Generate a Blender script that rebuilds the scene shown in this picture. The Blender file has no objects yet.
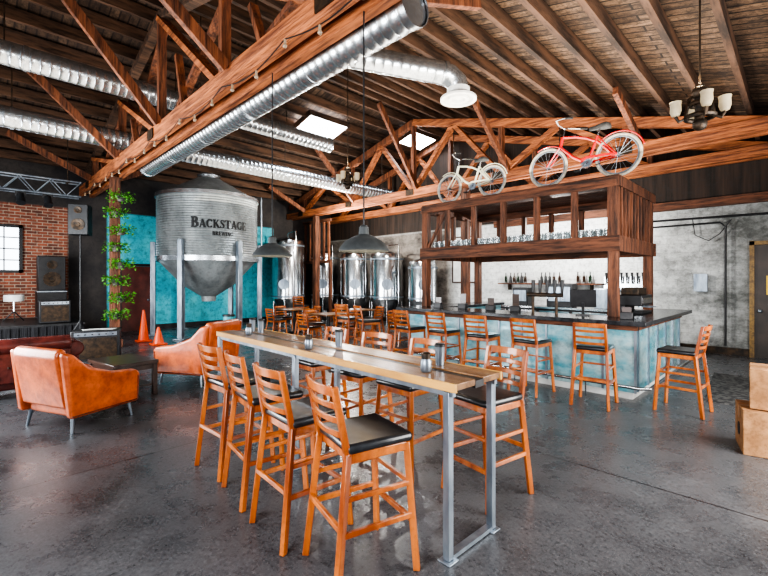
import bpy, bmesh, math, random
from math import pi, sin, cos, radians, sqrt, atan2
from mathutils import Vector, Matrix, Euler
random.seed(4)
COL = bpy.context.scene.collection

# ------------------------------------------------------------------ geometry
class B:
    def __init__(s):
        s.bm = bmesh.new()
    def box(s, c, d, rot=None):
        m = Matrix.Translation(c)
        if rot is not None:
            m = m @ Euler(rot).to_matrix().to_4x4()
        m = m @ Matrix.Diagonal((d[0], d[1], d[2], 1))
        bmesh.ops.create_cube(s.bm, size=1, matrix=m)
        return s
    def frame(s, a, b, up=(0, 0, 1)):
        a = Vector(a); b = Vector(b); z = b - a; L = z.length; z.normalize()
        x = Vector(up).cross(z)
        if x.length < 1e-3:
            x = Vector((1, 0, 0))
        x.normalize(); y = z.cross(x)
        m = Matrix((x, y, z)).transposed().to_4x4()
        return m, L, a, b
    def beam(s, a, b, w, h, up=(0, 0, 1)):
        m, L, a, b = s.frame(a, b, up)
        m.translation = (a + b) / 2
        bmesh.ops.create_cube(s.bm, size=1, matrix=m @ Matrix.Diagonal((w, h, L, 1)))
        return s
    def cyl(s, a, b, r0, r1=None, seg=12):
        if r1 is None: r1 = r0
        m, L, a, b = s.frame(a, b)
        m.translation = (a + b) / 2
        bmesh.ops.create_cone(s.bm, cap_ends=True, segments=seg, radius1=r0, radius2=r1, depth=L, matrix=m)
        return s
    def sph(s, c, r, seg=12, sc=(1, 1, 1)):
        bmesh.ops.create_uvsphere(s.bm, u_segments=seg, v_segments=max(6, seg // 2), radius=r,
                                  matrix=Matrix.Translation(c) @ Matrix.Diagonal((sc[0], sc[1], sc[2], 1)))
        return s
    def lathe(s, prof, seg=24, m=None, caps=(False, False)):
        if m is None: m = Matrix.Identity(4)
        rings = []
        for r, z in prof:
            rings.append([s.bm.verts.new(m @ Vector((r * cos(2 * pi * i / seg), r * sin(2 * pi * i / seg), z))) for i in range(seg)])
        for k in range(len(rings) - 1):
            a, b = rings[k], rings[k + 1]
            for i in range(seg):
                j = (i + 1) % seg
                s.bm.faces.new((a[i], a[j], b[j], b[i]))
        if caps[0]: s.bm.faces.new(rings[0][::-1])
        if caps[1]: s.bm.faces.new(rings[-1])
        return s
    def tube(s, pts, r, seg=8, closed=False):
        pts = [Vector(p) for p in pts]; n = len(pts); rings = []
        prev = None
        for i, p in enumerate(pts):
            if closed: t = pts[(i + 1) % n] - pts[i - 1]
            else: t = pts[min(i + 1, n - 1)] - pts[max(i - 1, 0)]
            t.normalize()
            if prev is None:
                u = Vector((0, 0, 1)) if abs(t.z) < .9 else Vector((0, 1, 0))
                x = u.cross(t).normalized()
            else:
                x = (prev - t * prev.dot(t)).normalized()
            prev = x; y = t.cross(x)
            rr = r[i] if isinstance(r, (list, tuple)) else r
            rings.append([s.bm.verts.new(p + x * rr * cos(2 * pi * k / seg) + y * rr * sin(2 * pi * k / seg)) for k in range(seg)])
        m = n if closed else n - 1
        for k in range(m):
            a, b = rings[k], rings[(k + 1) % n]
            for i in range(seg):
                j = (i + 1) % seg
                s.bm.faces.new((a[i], a[j], b[j], b[i]))
        if not closed:
            s.bm.faces.new(rings[0][::-1]); s.bm.faces.new(rings[-1])
        return s
    def ring(s, c, R, r, axis='Y', n=28, seg=6, a0=0, a1=360):
        c = Vector(c); closed = (a1 - a0) >= 360
        cnt = n if closed else n + 1
        pts = []
        for i in range(cnt):
            a = radians(a0 + (a1 - a0) * i / n)
            if axis == 'Y': pts.append(c + Vector((R * cos(a), 0, R * sin(a))))
            elif axis == 'Z': pts.append(c + Vector((R * cos(a), R * sin(a), 0)))
            else: pts.append(c + Vector((0, R * cos(a), R * sin(a))))
        return s.tube(pts, r, seg, closed)
    def prism(s, pts, axis, t0, t1):
        def mk(p, t):
            if axis == 'X': return Vector((t, p[0], p[1]))
            if axis == 'Y': return Vector((p[0], t, p[1]))
            return Vector((p[0], p[1], t))
        a = [s.bm.verts.new(mk(p, t0)) for p in pts]
        b = [s.bm.verts.new(mk(p, t1)) for p in pts]
        n = len(pts)
        s.bm.faces.new(a[::-1]); s.bm.faces.new(b)
        for i in range(n):
            j = (i + 1) % n
            s.bm.faces.new((a[i], a[j], b[j], b[i]))
        return s
    def slat(s, x0, x1, y, z, h, th, bow, lean=0, n=8):
        prev = None; first = None
        for i in range(n + 1):
            u = i / n; x = x0 + (x1 - x0) * u
            yy = y - bow * (1 - (2 * u - 1) ** 2)
            r = [s.bm.verts.new(v) for v in ((x, yy - th / 2, z - h / 2), (x, yy + th / 2, z - h / 2),
                 (x, yy + th / 2 - lean * h, z + h / 2), (x, yy - th / 2 - lean * h, z + h / 2))]
            if prev:
                for k in range(4):
                    l = (k + 1) % 4
                    s.bm.faces.new((prev[k], prev[l], r[l], r[k]))
            else: first = r
            prev = r
        s.bm.faces.new(first[::-1]); s.bm.faces.new(prev)
        return s

def mkobj(b, name, mat, bevel=0, seg=2, sub=0):
    bmesh.ops.recalc_face_normals(b.bm, faces=b.bm.faces)
    me = bpy.data.meshes.new(name)
    b.bm.to_mesh(me); b.bm.free()
    for p in me.polygons: p.use_smooth = True
    me.set_sharp_from_angle(angle=radians(38))
    me.materials.append(mat)
    o = bpy.data.objects.new(name, me); COL.objects.link(o)
    if bevel:
        md = o.modifiers.new('bev', 'BEVEL'); md.width = bevel; md.segments = seg; md.limit_method = 'ANGLE'
    if sub:
        md = o.modifiers.new('sub', 'SUBSURF'); md.levels = sub; md.render_levels = sub
    return o
def part(b, name, mat, parent, bevel=0, seg=2, label=None, sub=0):
    o = mkobj(b, name, mat, bevel, seg, sub); o.parent = parent
    if label: o['label'] = label
    return o
def tag(o, label, cat, group=None, kind=None):
    o['label'] = label; o['category'] = cat
    if group: o['group'] = group
    if kind: o['kind'] = kind
    return o
def thing(name, label, cat, loc, rz=0, group=None):
    o = bpy.data.objects.new(name, None); o.empty_display_size = .1
    COL.objects.link(o); o.location = loc; o.rotation_euler = (0, 0, rz)
    return tag(o, label, cat, group)
def solo(b, name, mat, label, cat, loc=(0, 0, 0), rz=0, group=None, bevel=0):
    o = mkobj(b, name, mat, bevel); o.location = loc; o.rotation_euler = (0, 0, rz)
    return tag(o, label, cat, group)
def struct(b, name, mat, bevel=0):
    o = mkobj(b, name, mat, bevel); o['kind'] = 'structure'; return o
def clone(root, loc, rz=None, label=None):
    n = root.copy(); COL.objects.link(n); n.location = loc
    if rz is not None: n.rotation_euler = (0, 0, rz)
    if label: n['label'] = label
    def rec(src, dst):
        for ch in src.children:
            c = ch.copy(); c.parent = dst; COL.objects.link(c); rec(ch, c)
    rec(root, n)
    return n

# ------------------------------------------------------------------ materials
def newmat(name):
    m = bpy.data.materials.new(name); m.use_nodes = True
    nt = m.node_tree; bs = nt.nodes['Principled BSDF']
    return m, nt, bs
def mixc(nt, fac, a, b, mode='MIX'):
    n = nt.nodes.new('ShaderNodeMix'); n.data_type = 'RGBA'; n.blend_type = mode
    for sock, v in ((n.inputs[0], fac), (n.inputs[6], a), (n.inputs[7], b)):
        if hasattr(v, 'is_linked') or hasattr(v, 'links'): nt.links.new(v, sock)
        elif isinstance(v, (int, float)): sock.default_value = v
        else: sock.default_value = (v[0], v[1], v[2], 1)
    return n.outputs[2]
def mulv(nt, v, k):
    g = nt.nodes.new('ShaderNodeMath'); g.operation = 'MULTIPLY'; g.inputs[1].default_value = k
    nt.links.new(v, g.inputs[0]); return g.outputs[0]
def noise(nt, scale, stretch=(1, 1, 1), detail=6, lo=.35, hi=.65, rough=.6, coord='Object'):
    tc = nt.nodes.new('ShaderNodeTexCoord'); mp = nt.nodes.new('ShaderNodeMapping')
    mp.inputs['Scale'].default_value = stretch
    nt.links.new(tc.outputs[coord], mp.inputs[0])
    n = nt.nodes.new('ShaderNodeTexNoise'); n.inputs['Scale'].default_value = scale
    n.inputs['Detail'].default_value = detail; n.inputs['Roughness'].default_value = rough
    nt.links.new(mp.outputs[0], n.inputs['Vector'])
    r = nt.nodes.new('ShaderNodeMapRange'); r.inputs[1].default_value = lo; r.inputs[2].default_value = hi
    nt.links.new(n.outputs[0], r.inputs[0])
    return r.outputs[0]
def mat(name, c1, c2=None, scale=6, rough=.5, metal=0, bump=0, stretch=(1, 1, 1), lo=.35, hi=.65, emit=None, es=0, grime=0, coat=0, gs=4, trans=0):
    m, nt, bs = newmat(name)
    if c2 is None: c2 = tuple(x * .7 for x in c1)
    f = noise(nt, scale, stretch, lo=lo, hi=hi)
    col = mixc(nt, f, c1, c2)
    if grime:
        g = noise(nt, scale * gs, stretch if gs < 4 else (1, 1, 1), 10, .48, .68, .75)
        col = mixc(nt, mulv(nt, g, grime), col, tuple(x * .12 for x in c2))
    nt.links.new(col, bs.inputs['Base Color'])
    bs.inputs['Roughness'].default_value = rough; bs.inputs['Metallic'].default_value = metal
    if coat: bs.inputs['Coat Weight'].default_value = coat
    if trans: bs.inputs['Transmission Weight'].default_value = trans
    if bump:
        bp = nt.nodes.new('ShaderNodeBump'); bp.inputs['Strength'].default_value = bump; bp.inputs['Distance'].default_value = .02
        nt.links.new(f, bp.inputs['Height']); nt.links.new(bp.outputs[0], bs.inputs['Normal'])
    if emit:
        bs.inputs['Emission Color'].default_value = (*emit, 1); bs.inputs['Emission Strength'].default_value = es
    return m

M = {}
M['orange'] = mat('honey_wood', (.60, .18, .033), (.22, .046, .01), 6, .3, bump=.1, stretch=(1, 1, .15), coat=.4, grime=.35)
M['seat'] = mat('black_vinyl', (.010, .011, .013), (.022, .024, .028), 20, .3, coat=.2)
M['top'] = mat('table_planks', (.32, .165, .065), (.09, .04, .02), 7, .28, bump=.15, stretch=(.12, 1.5, 1), grime=.6, coat=.25)
M['edge'] = mat('light_edge_wood', (.66, .38, .10), (.42, .2, .05), 6, .4, stretch=(.2, 1, 1))
M['steel'] = mat('raw_steel', (.33, .38, .43), (.16, .19, .23), 8, .35, .75, stretch=(1, 1, .3))
M['stainless'] = mat('stainless', (.66, .68, .70), (.36, .38, .40), 3, .2, 1, lo=.3, hi=.7)
M['galv'] = mat('galvanised_duct', (.60, .64, .67), (.40, .43, .46), 5, .27, .9, grime=.22, lo=.3, hi=.7)
M['silo'] = mat('silo_tin', (.48, .52, .53), (.30, .33, .34), 2.6, .4, .55, stretch=(1, 1, .5), grime=.35)
M['black'] = mat('black_paint', (.008, .009, .011), (.02, .02, .022), 10, .45)
M['iron'] = mat('dark_iron', (.022, .02, .018), (.08, .05, .03), 14, .5, .6)
M['lampgrey'] = mat('grey_enamel', (.06, .068, .07), (.035, .04, .042), 10, .6, .1)
M['truss'] = mat('truss_timber', (.50, .170, .060), (.17, .052, .022), 9, .68, bump=.6, stretch=(.12, 1.5, 1.5), grime=.8, gs=2)
M['trussd'] = mat('truss_web_timber', (.27, .095, .042), (.08, .029, .016), 8, .7, bump=.6, stretch=(1.4, 1.4, .14), grime=.8, gs=2)
M['beam'] = mat('rack_timber', (.19, .070, .034), (.05, .021, .012), 8, .72, bump=.6, stretch=(1.4, 1.4, .16), grime=.8, gs=2)
M['beamx'] = mat('rack_timber_rail', (.18, .066, .032), (.045, .019, .011), 8, .72, bump=.6, stretch=(.14, 1.4, 1.4), grime=.8, gs=2)
M['joist'] = mat('joist_timber', (.125, .064, .037), (.032, .018, .012), 6, .8, bump=.4, stretch=(1, .14, 1), grime=.8, gs=2)
M['leather'] = mat('orange_leather', (.66, .150, .040), (.36, .07, .02), 5, .34, bump=.15, coat=.12, grime=.2)
M['maroon'] = mat('maroon_leather', (.13, .030, .024), (.05, .014, .013), 6, .26, bump=.1, coat=.3)
M['cone'] = mat('cone_plastic', (.85, .10, .015), (.7, .07, .01), 5, .4)
M['white'] = mat('white_paint', (.75, .76, .74), (.6, .6, .58), 6, .5)
M['cream'] = mat('cream_paint', (.58, .60, .48), (.45, .46, .36), 8, .4)
M['red'] = mat('red_paint', (.55, .012, .012), (.35, .006, .008), 6, .25, coat=.5)
M['rubber'] = mat('tyre_rubber', (.015, .015, .015), (.04, .04, .04), 20, .7)
M['tyrew'] = mat('whitewall_tyre', (.48, .44, .37), (.28, .25, .2), 20, .6)
M['leaf'] = mat('leaf_green', (.025, .15, .012), (.10, .28, .03), 12, .5)
M['pot'] = mat('planter_dark', (.05, .05, .05), (.09, .08, .07), 8, .6)
M['card'] = mat('cardboard', (.40, .21, .095), (.26, .125, .05), 8, .8, grime=.3)
M['tape'] = mat('tape', (.30, .15, .06), None, 8, .4)
M['darkwood'] = mat('espresso_wood', (.03, .017, .013), (.07, .04, .03), 8, .3, stretch=(.2, 1, 1), coat=.3)
M['stone'] = mat('black_stone_top', (.012, .014, .017), (.05, .054, .06), 12, .18)
M['barfront'] = mat('painted_metal_front', (.10, .42, .52), (.48, .68, .72), 2.0, .16, .25, stretch=(1, 1, 2.2), lo=.36, hi=.60, grime=.45, coat=.6)
M['skirt'] = mat('black_cloth', (.008, .008, .01), (.022, .022, .026), 3, .9, stretch=(8, 8, .4), bump=.6)
M['glow'] = mat('bulb_glow', (1, .8, .5), None, 3, .4, emit=(1, .72, .4), es=5)
M['dimglow'] = mat('dim_bulb', (.25, .2, .15), None, 3, .2, emit=(1, .6, .3), es=.12)
M['shade'] = mat('cream_glass_shade', (.42, .36, .24), (.28, .22, .14), 6, .5, emit=(1, .8, .5), es=.08)
M['sky'] = mat('daylight_pane', (.8, .88, 1), None, 3, .4, emit=(.88, .94, 1), es=22)
M['winpane'] = mat('window_pane', (.6, .7, .8), None, 3, .3, emit=(.85, .92, 1), es=3.2)
M['brown_glass'] = mat('brown_bottle', (.03, .014, .008), None, 4, .12, coat=.5)
M['green_glass'] = mat('green_bottle', (.010, .025, .014), None, 4, .12, coat=.5)
M['clearish'] = mat('pint_glass', (.80, .86, .88), (.70, .76, .78), 4, .06, coat=.4, trans=.85)
M['reddoor'] = mat('door_red', (.14, .03, .022), (.06, .015, .012), 3, .5)
M['greydoor'] = mat('door_dark', (.03, .025, .022), (.07, .05, .04), 3, .5, grime=.5)
M['yellow'] = mat('yellow_paper', (.75, .52, .06), (.65, .4, .05), 8, .6)
M['yframe'] = mat('ochre_frame', (.30, .18, .045), (.14, .08, .03), 5, .5, grime=.6)
M['ink'] = mat('black_lettering', (.003, .004, .006), None, 8, .6)
M['mat'] = mat('floor_mat', (.02, .02, .022), (.09, .088, .085), 14, .8, lo=.45, hi=.55)
M['teal'] = mat('teal_paint', (.06, .36, .42), None, 8, .4)

def floor_mat():
    m, nt, bs = newmat('stained_concrete')
    a = noise(nt, .55, detail=10, lo=.36, hi=.64)
    b = noise(nt, 2.4, detail=14, lo=.38, hi=.64, rough=.72)
    c = noise(nt, 38, detail=8, lo=.49, hi=.62, rough=.85)
    d = noise(nt, 60, (1.1, .9, 1), detail=6, lo=.53, hi=.65, rough=.85)
    c1 = mixc(nt, a, (.082, .087, .095), (.036, .039, .044))
    c2 = mixc(nt, mulv(nt, b, .5), c1, (.125, .128, .135))
    c3 = mixc(nt, mulv(nt, c, .78), c2, (.007, .008, .010))
    c3 = mixc(nt, mulv(nt, d, .34), c3, (.33, .335, .345))
    tc = nt.nodes.new('ShaderNodeTexCoord')
    br = nt.nodes.new('ShaderNodeTexBrick'); br.offset = 0
    br.inputs['Scale'].default_value = 1; br.inputs['Brick Width'].default_value = 4.4; br.inputs['Row Height'].default_value = 3.9
    br.inputs['Mortar Size'].default_value = .008; br.inputs['Mortar Smooth'].default_value = .2
    nt.links.new(tc.outputs['Object'], br.inputs['Vector'])
    c4 = mixc(nt, br.outputs['Fac'], c3, (.008, .008, .01))
    nt.links.new(c4, bs.inputs['Base Color'])
    r = nt.nodes.new('ShaderNodeMapRange'); r.inputs[3].default_value = .20; r.inputs[4].default_value = .40
    nt.links.new(b, r.inputs[0]); nt.links.new(r.outputs[0], bs.inputs['Roughness'])
    bp = nt.nodes.new('ShaderNodeBump'); bp.inputs['Strength'].default_value = .22; bp.inputs['Distance'].default_value = .005
    nt.links.new(b, bp.inputs['Height']); nt.links.new(bp.outputs[0], bs.inputs['Normal'])
    return m
def step(nt, axis_out, thr, soft=.03):
    r = nt.nodes.new('ShaderNodeMapRange'); r.inputs[1].default_value = thr - soft; r.inputs[2].default_value = thr + soft
    nt.links.new(axis_out, r.inputs[0]); return r.outputs[0]
def leftwall_mat():
    m, nt, bs = newmat('brick_and_teal_wall')
    tc = nt.nodes.new('ShaderNodeTexCoord'); sp = nt.nodes.new('ShaderNodeSeparateXYZ'); nt.links.new(tc.outputs['Object'], sp.inputs[0])
    cb = nt.nodes.new('ShaderNodeCombineXYZ'); nt.links.new(sp.outputs[1], cb.inputs[0]); nt.links.new(sp.outputs[2], cb.inputs[1])
    br = nt.nodes.new('ShaderNodeTexBrick'); br.inputs['Scale'].default_value = 1
    br.inputs['Brick Width'].default_value = .24; br.inputs['Row Height'].default_value = .085; br.inputs['Mortar Size'].default_value = .01
    br.inputs['Color1'].default_value = (.40, .11, .055, 1); br.inputs['Color2'].default_value = (.15, .045, .028, 1); br.inputs['Mortar'].default_value = (.42, .33, .25, 1)
    nt.links.new(cb.outputs[0], br.inputs['Vector'])
    n1 = noise(nt, 1.2, detail=8); n2 = noise(nt, 9, detail=10, lo=.47, hi=.68, rough=.75)
    teal = mixc(nt, n1, (.03, .40, .52), (.10, .60, .68))
    dark = mixc(nt, n1, (.018, .017, .02), (.06, .05, .045))
    c = mixc(nt, step(nt, sp.outputs[1], 2.15), br.outputs['Color'], dark)
    c = mixc(nt, step(nt, sp.outputs[1], 3.15), c, teal)
    c = mixc(nt, step(nt, sp.outputs[1], 9.0), c, dark)
    c = mixc(nt, step(nt, sp.outputs[2], 3.8), c, dark)
    c = mixc(nt, mulv(nt, n2, .65), c, (.012, .012, .014))
    nt.links.new(c, bs.inputs['Base Color']); bs.inputs['Roughness'].default_value = .7
    return m
def backwall_mat():
    m, nt, bs = newmat('whitewashed_block_wall')
    tc = nt.nodes.new('ShaderNodeTexCoord'); sp = nt.nodes.new('ShaderNodeSeparateXYZ'); nt.links.new(tc.outputs['Object'], sp.inputs[0])
    cb = nt.nodes.new('ShaderNodeCombineXYZ'); nt.links.new(sp.outputs[0], cb.inputs[0]); nt.links.new(sp.outputs[2], cb.inputs[1])
    br = nt.nodes.new('ShaderNodeTexBrick'); br.inputs['Scale'].default_value = 1
    br.inputs['Brick Width'].default_value = .42; br.inputs['Row Height'].default_value = .21; br.inputs['Mortar Size'].default_value = .005
    br.inputs['Color1'].default_value = (.84, .86, .85, 1); br.inputs['Color2'].default_value = (.76, .78, .77, 1); br.inputs['Mortar'].default_value = (.6, .61, .60, 1)
    nt.links.new(cb.outputs[0], br.inputs['Vector'])
    n1 = noise(nt, .9, (1, 1, 1.4), detail=12, lo=.40, hi=.62, rough=.78); n2 = noise(nt, 8, detail=12, lo=.49, hi=.67, rough=.8)
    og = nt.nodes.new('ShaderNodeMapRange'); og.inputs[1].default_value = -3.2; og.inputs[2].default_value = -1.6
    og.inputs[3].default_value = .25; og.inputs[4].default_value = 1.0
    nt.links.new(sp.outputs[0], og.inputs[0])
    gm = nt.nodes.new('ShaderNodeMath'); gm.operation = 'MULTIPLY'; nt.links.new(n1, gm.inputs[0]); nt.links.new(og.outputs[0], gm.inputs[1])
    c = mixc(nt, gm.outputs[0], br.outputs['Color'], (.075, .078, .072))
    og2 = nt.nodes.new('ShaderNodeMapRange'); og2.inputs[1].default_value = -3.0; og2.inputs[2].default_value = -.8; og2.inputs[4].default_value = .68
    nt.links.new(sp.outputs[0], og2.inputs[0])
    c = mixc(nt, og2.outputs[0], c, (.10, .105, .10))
    w = noise(nt, 2.2, (5, 1, .3), 10)
    wood = mixc(nt, w, (.050, .028, .019), (.012, .009, .007))
    c = mixc(nt, step(nt, sp.outputs[2], 3.45), c, wood)
    dk = mixc(nt, n1, (.26, .23, .20), (.05, .042, .038))
    inv = nt.nodes.new('ShaderNodeMapRange'); inv.inputs[1].default_value = -8.3; inv.inputs[2].default_value = -8.9
    nt.links.new(sp.outputs[0], inv.inputs[0])
    lowm = nt.nodes.new('ShaderNodeMapRange'); lowm.inputs[1].default_value = 3.5; lowm.inputs[2].default_value = 3.4
    nt.links.new(sp.outputs[2], lowm.inputs[0])
    mm_ = nt.nodes.new('ShaderNodeMath'); mm_.operation = 'MULTIPLY'; nt.links.new(inv.outputs[0], mm_.inputs[0]); nt.links.new(lowm.outputs[0], mm_.inputs[1])
    c = mixc(nt, mm_.outputs[0], c, dk)
    c = mixc(nt, mulv(nt, n2, .65), c, (.025, .025, .025))
    nt.links.new(c, bs.inputs['Base Color']); bs.inputs['Roughness'].default_value = .8
    return m
def ceil_mat():
    m, nt, bs = newmat('roof_boards')
    tc = nt.nodes.new('ShaderNodeTexCoord'); sp = nt.nodes.new('ShaderNodeSeparateXYZ'); nt.links.new(tc.outputs['Object'], sp.inputs[0])
    cb = nt.nodes.new('ShaderNodeCombineXYZ'); nt.links.new(sp.outputs[0], cb.inputs[0]); nt.links.new(sp.outputs[1], cb.inputs[1])
    br = nt.nodes.new('ShaderNodeTexBrick'); br.inputs['Scale'].default_value = 1
    br.inputs['Brick Width'].default_value = 3; br.inputs['Row Height'].default_value = .16; br.inputs['Mortar Size'].default_value = .014
    br.inputs['Color1'].default_value = (.25, .155, .095, 1); br.inputs['Color2'].default_value = (.09, .052, .033, 1); br.inputs['Mortar'].default_value = (.008, .006, .005, 1)
    nt.links.new(cb.outputs[0], br.inputs['Vector'])
    n2 = noise(nt, 4, (.5, 2, 1), 12, .42, .60, .78)
    c = mixc(nt, mulv(nt, n2, .88), br.outputs['Color'], (.020, .012, .009))
    n3 = noise(nt, 14, (1, 1, 1), 8, .47, .61, .85)
    c = mixc(nt, mulv(nt, n3, .78), c, (.008, .006, .005))
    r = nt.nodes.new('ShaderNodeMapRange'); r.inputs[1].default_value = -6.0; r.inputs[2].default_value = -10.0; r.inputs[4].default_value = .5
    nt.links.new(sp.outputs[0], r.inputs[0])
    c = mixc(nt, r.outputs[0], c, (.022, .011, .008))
    nt.links.new(c, bs.inputs['Base Color']); bs.inputs['Roughness'].default_value = .85
    return m
MF, ML, MBk, MC = floor_mat(), leftwall_mat(), backwall_mat(), ceil_mat()

# ------------------------------------------------------------------ shell
XL, XR, YB, YF = -15.5, .6, 12.0, -1.0
def roof(x):
    return 6.9 - (x + 8.5) * (2.4 / 9.1) if x >= -8.5 else 6.9 + (x + 8.5) * (1.8 / 7)
struct(B().box(((XL + XR) / 2 + 1, 4.5, -.05), (18.6, 15.4, .1)), 'floor', MF)
struct(B().prism([(YF, 0), (YB, 0), (YB, roof(XL)), (YF, roof(XL))], 'X', XL - .15, XL), 'wall_left', ML)
struct(B().prism([(XL, 0), (XR, 0), (XR, roof(XR)), (-8.5, 6.9), (XL, roof(XL))], 'Y', YB, YB + .15), 'wall_back', MBk)
b = B().prism([(XL - .15, roof(XL)), (-8.5, 6.9), (XR, roof(XR)), (XR, roof(XR) + .06), (-8.5, 6.96), (XL - .15, roof(XL) + .06)], 'Y', YF, YB + .15)
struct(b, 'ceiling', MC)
struct(B().box(((XL + XR) / 2, YB - .02, .08), (XR - XL, .04, .16)), 'baseboard_back', M['iron'])
struct(B().box(((-8.5 + XR) / 2 + 1, YB - .06, 3.42), (8, .12, .2)), 'trim_1', M['beamx'])
struct(B().box((XL + .02, (YB + 2) / 2, .08), (.04, YB - 2, .16)), 'baseboard_left', M['black'])

def pane_window(name, ymin, ymax, z0, z1):
    w = bpy.data.objects.new(name, None); COL.objects.link(w); w['kind'] = 'structure'
    w.location = (XL, (ymin + ymax) / 2, z0)
    W = ymax - ymin; H = z1 - z0
    part(B().box((.03, 0, H / 2), (.02, W, H)), 'window_pane', M['winpane'], w)
    f = B()
    for y in (-W / 2, W / 2): f.box((.05, y, H / 2), (.08, .08, H + .08))
    for z in (0, H): f.box((.05, 0, z), (.08, W + .08, .08))
    for i in range(1, 4): f.box((.05, -W / 2 + W * i / 4, H / 2), (.04, .03, H))
    for i in range(1, 4): f.box((.05, 0, H * i / 4), (.04, W, .03))
    part(f, 'window_frame', M['black'], w)
pane_window('window_1', -.3, 1.08, 1.9, 3.15)
def skylight(name, x, y, w, l):
    e = bpy.data.objects.new(name, None); COL.objects.link(e); e['kind'] = 'structure'
    z = roof(x); sl = -2.4 / 9.1 if x > -8.5 else 1.8 / 7
    e.location = (x, y, z - .26); e.rotation_euler = (0, -math.atan(sl), 0)
    part(B().box((0, 0, -.02), (w, l, .02)), 'window_pane', M['sky'], e)
    f = B()
    for s in (-1, 1):
        f.box((s * w / 2, 0, 0.02), (.06, l + .06, .14)); f.box((0, s * l / 2, 0.02), (w, .06, .14))
    part(f, 'window_frame', M['joist'], e)
skylight('window_2', -10.2, 7.5, 1.0, 1.4)
skylight('window_3', -9.3, 10.9, .8, 1.2)
d = bpy.data.objects.new('door_1', None); COL.objects.link(d); d['kind'] = 'structure'; d.location = (XL, 3.95, 0)
part(B().box((.04, 0, 1.05), (.05, .85, 2.1)), 'door_leaf', M['reddoor'], d)
part(B().box((.04, -.47, 1.08), (.1, .08, 2.16)).box((.04, .47, 1.08), (.1, .08, 2.16)).box((.04, 0, 2.15), (.1, 1.02, .08)), 'door_frame', M['black'], d)
part(B().sph((.1, .34, 1.0), .04), 'door_knob', M['steel'], d)
d = bpy.data.objects.new('door_2', None); COL.objects.link(d); d['kind'] = 'structure'; d.location = (-.27, YB, 0)
part(B().box((0, -.04, 1.2), (.9, .05, 2.4)), 'door_leaf', M['greydoor'], d)
part(B().box((-.49, -.04, 1.25), (.08, .1, 2.5)).box((.49, -.04, 1.25), (.08, .1, 2.5)).box((0, -.04, 2.45), (1.06, .1, .08)), 'door_frame', M['yframe'], d)
part(B().sph((-.36, -.1, 1.0), .04), 'door_knob', M['steel'], d)
solo(B().box((0, 0, .2), (.26, .012, .4)), 'notice_poster', M['yellow'], 'small yellow paper notice fixed on the dark door', 'poster', (-.40, YB - .075, 1.35))

x = XL + .35
while x < XR:
    solo(B().box((0, 0, -.12), (.075, YB - YF, .22)), 'roof_joist', M['joist'],
         'long dark brown timber joist under the roof boards', 'beam', (x, (YB + YF) / 2, roof(x) - .02), group='parallel roof joists')
    x += .58

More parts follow.
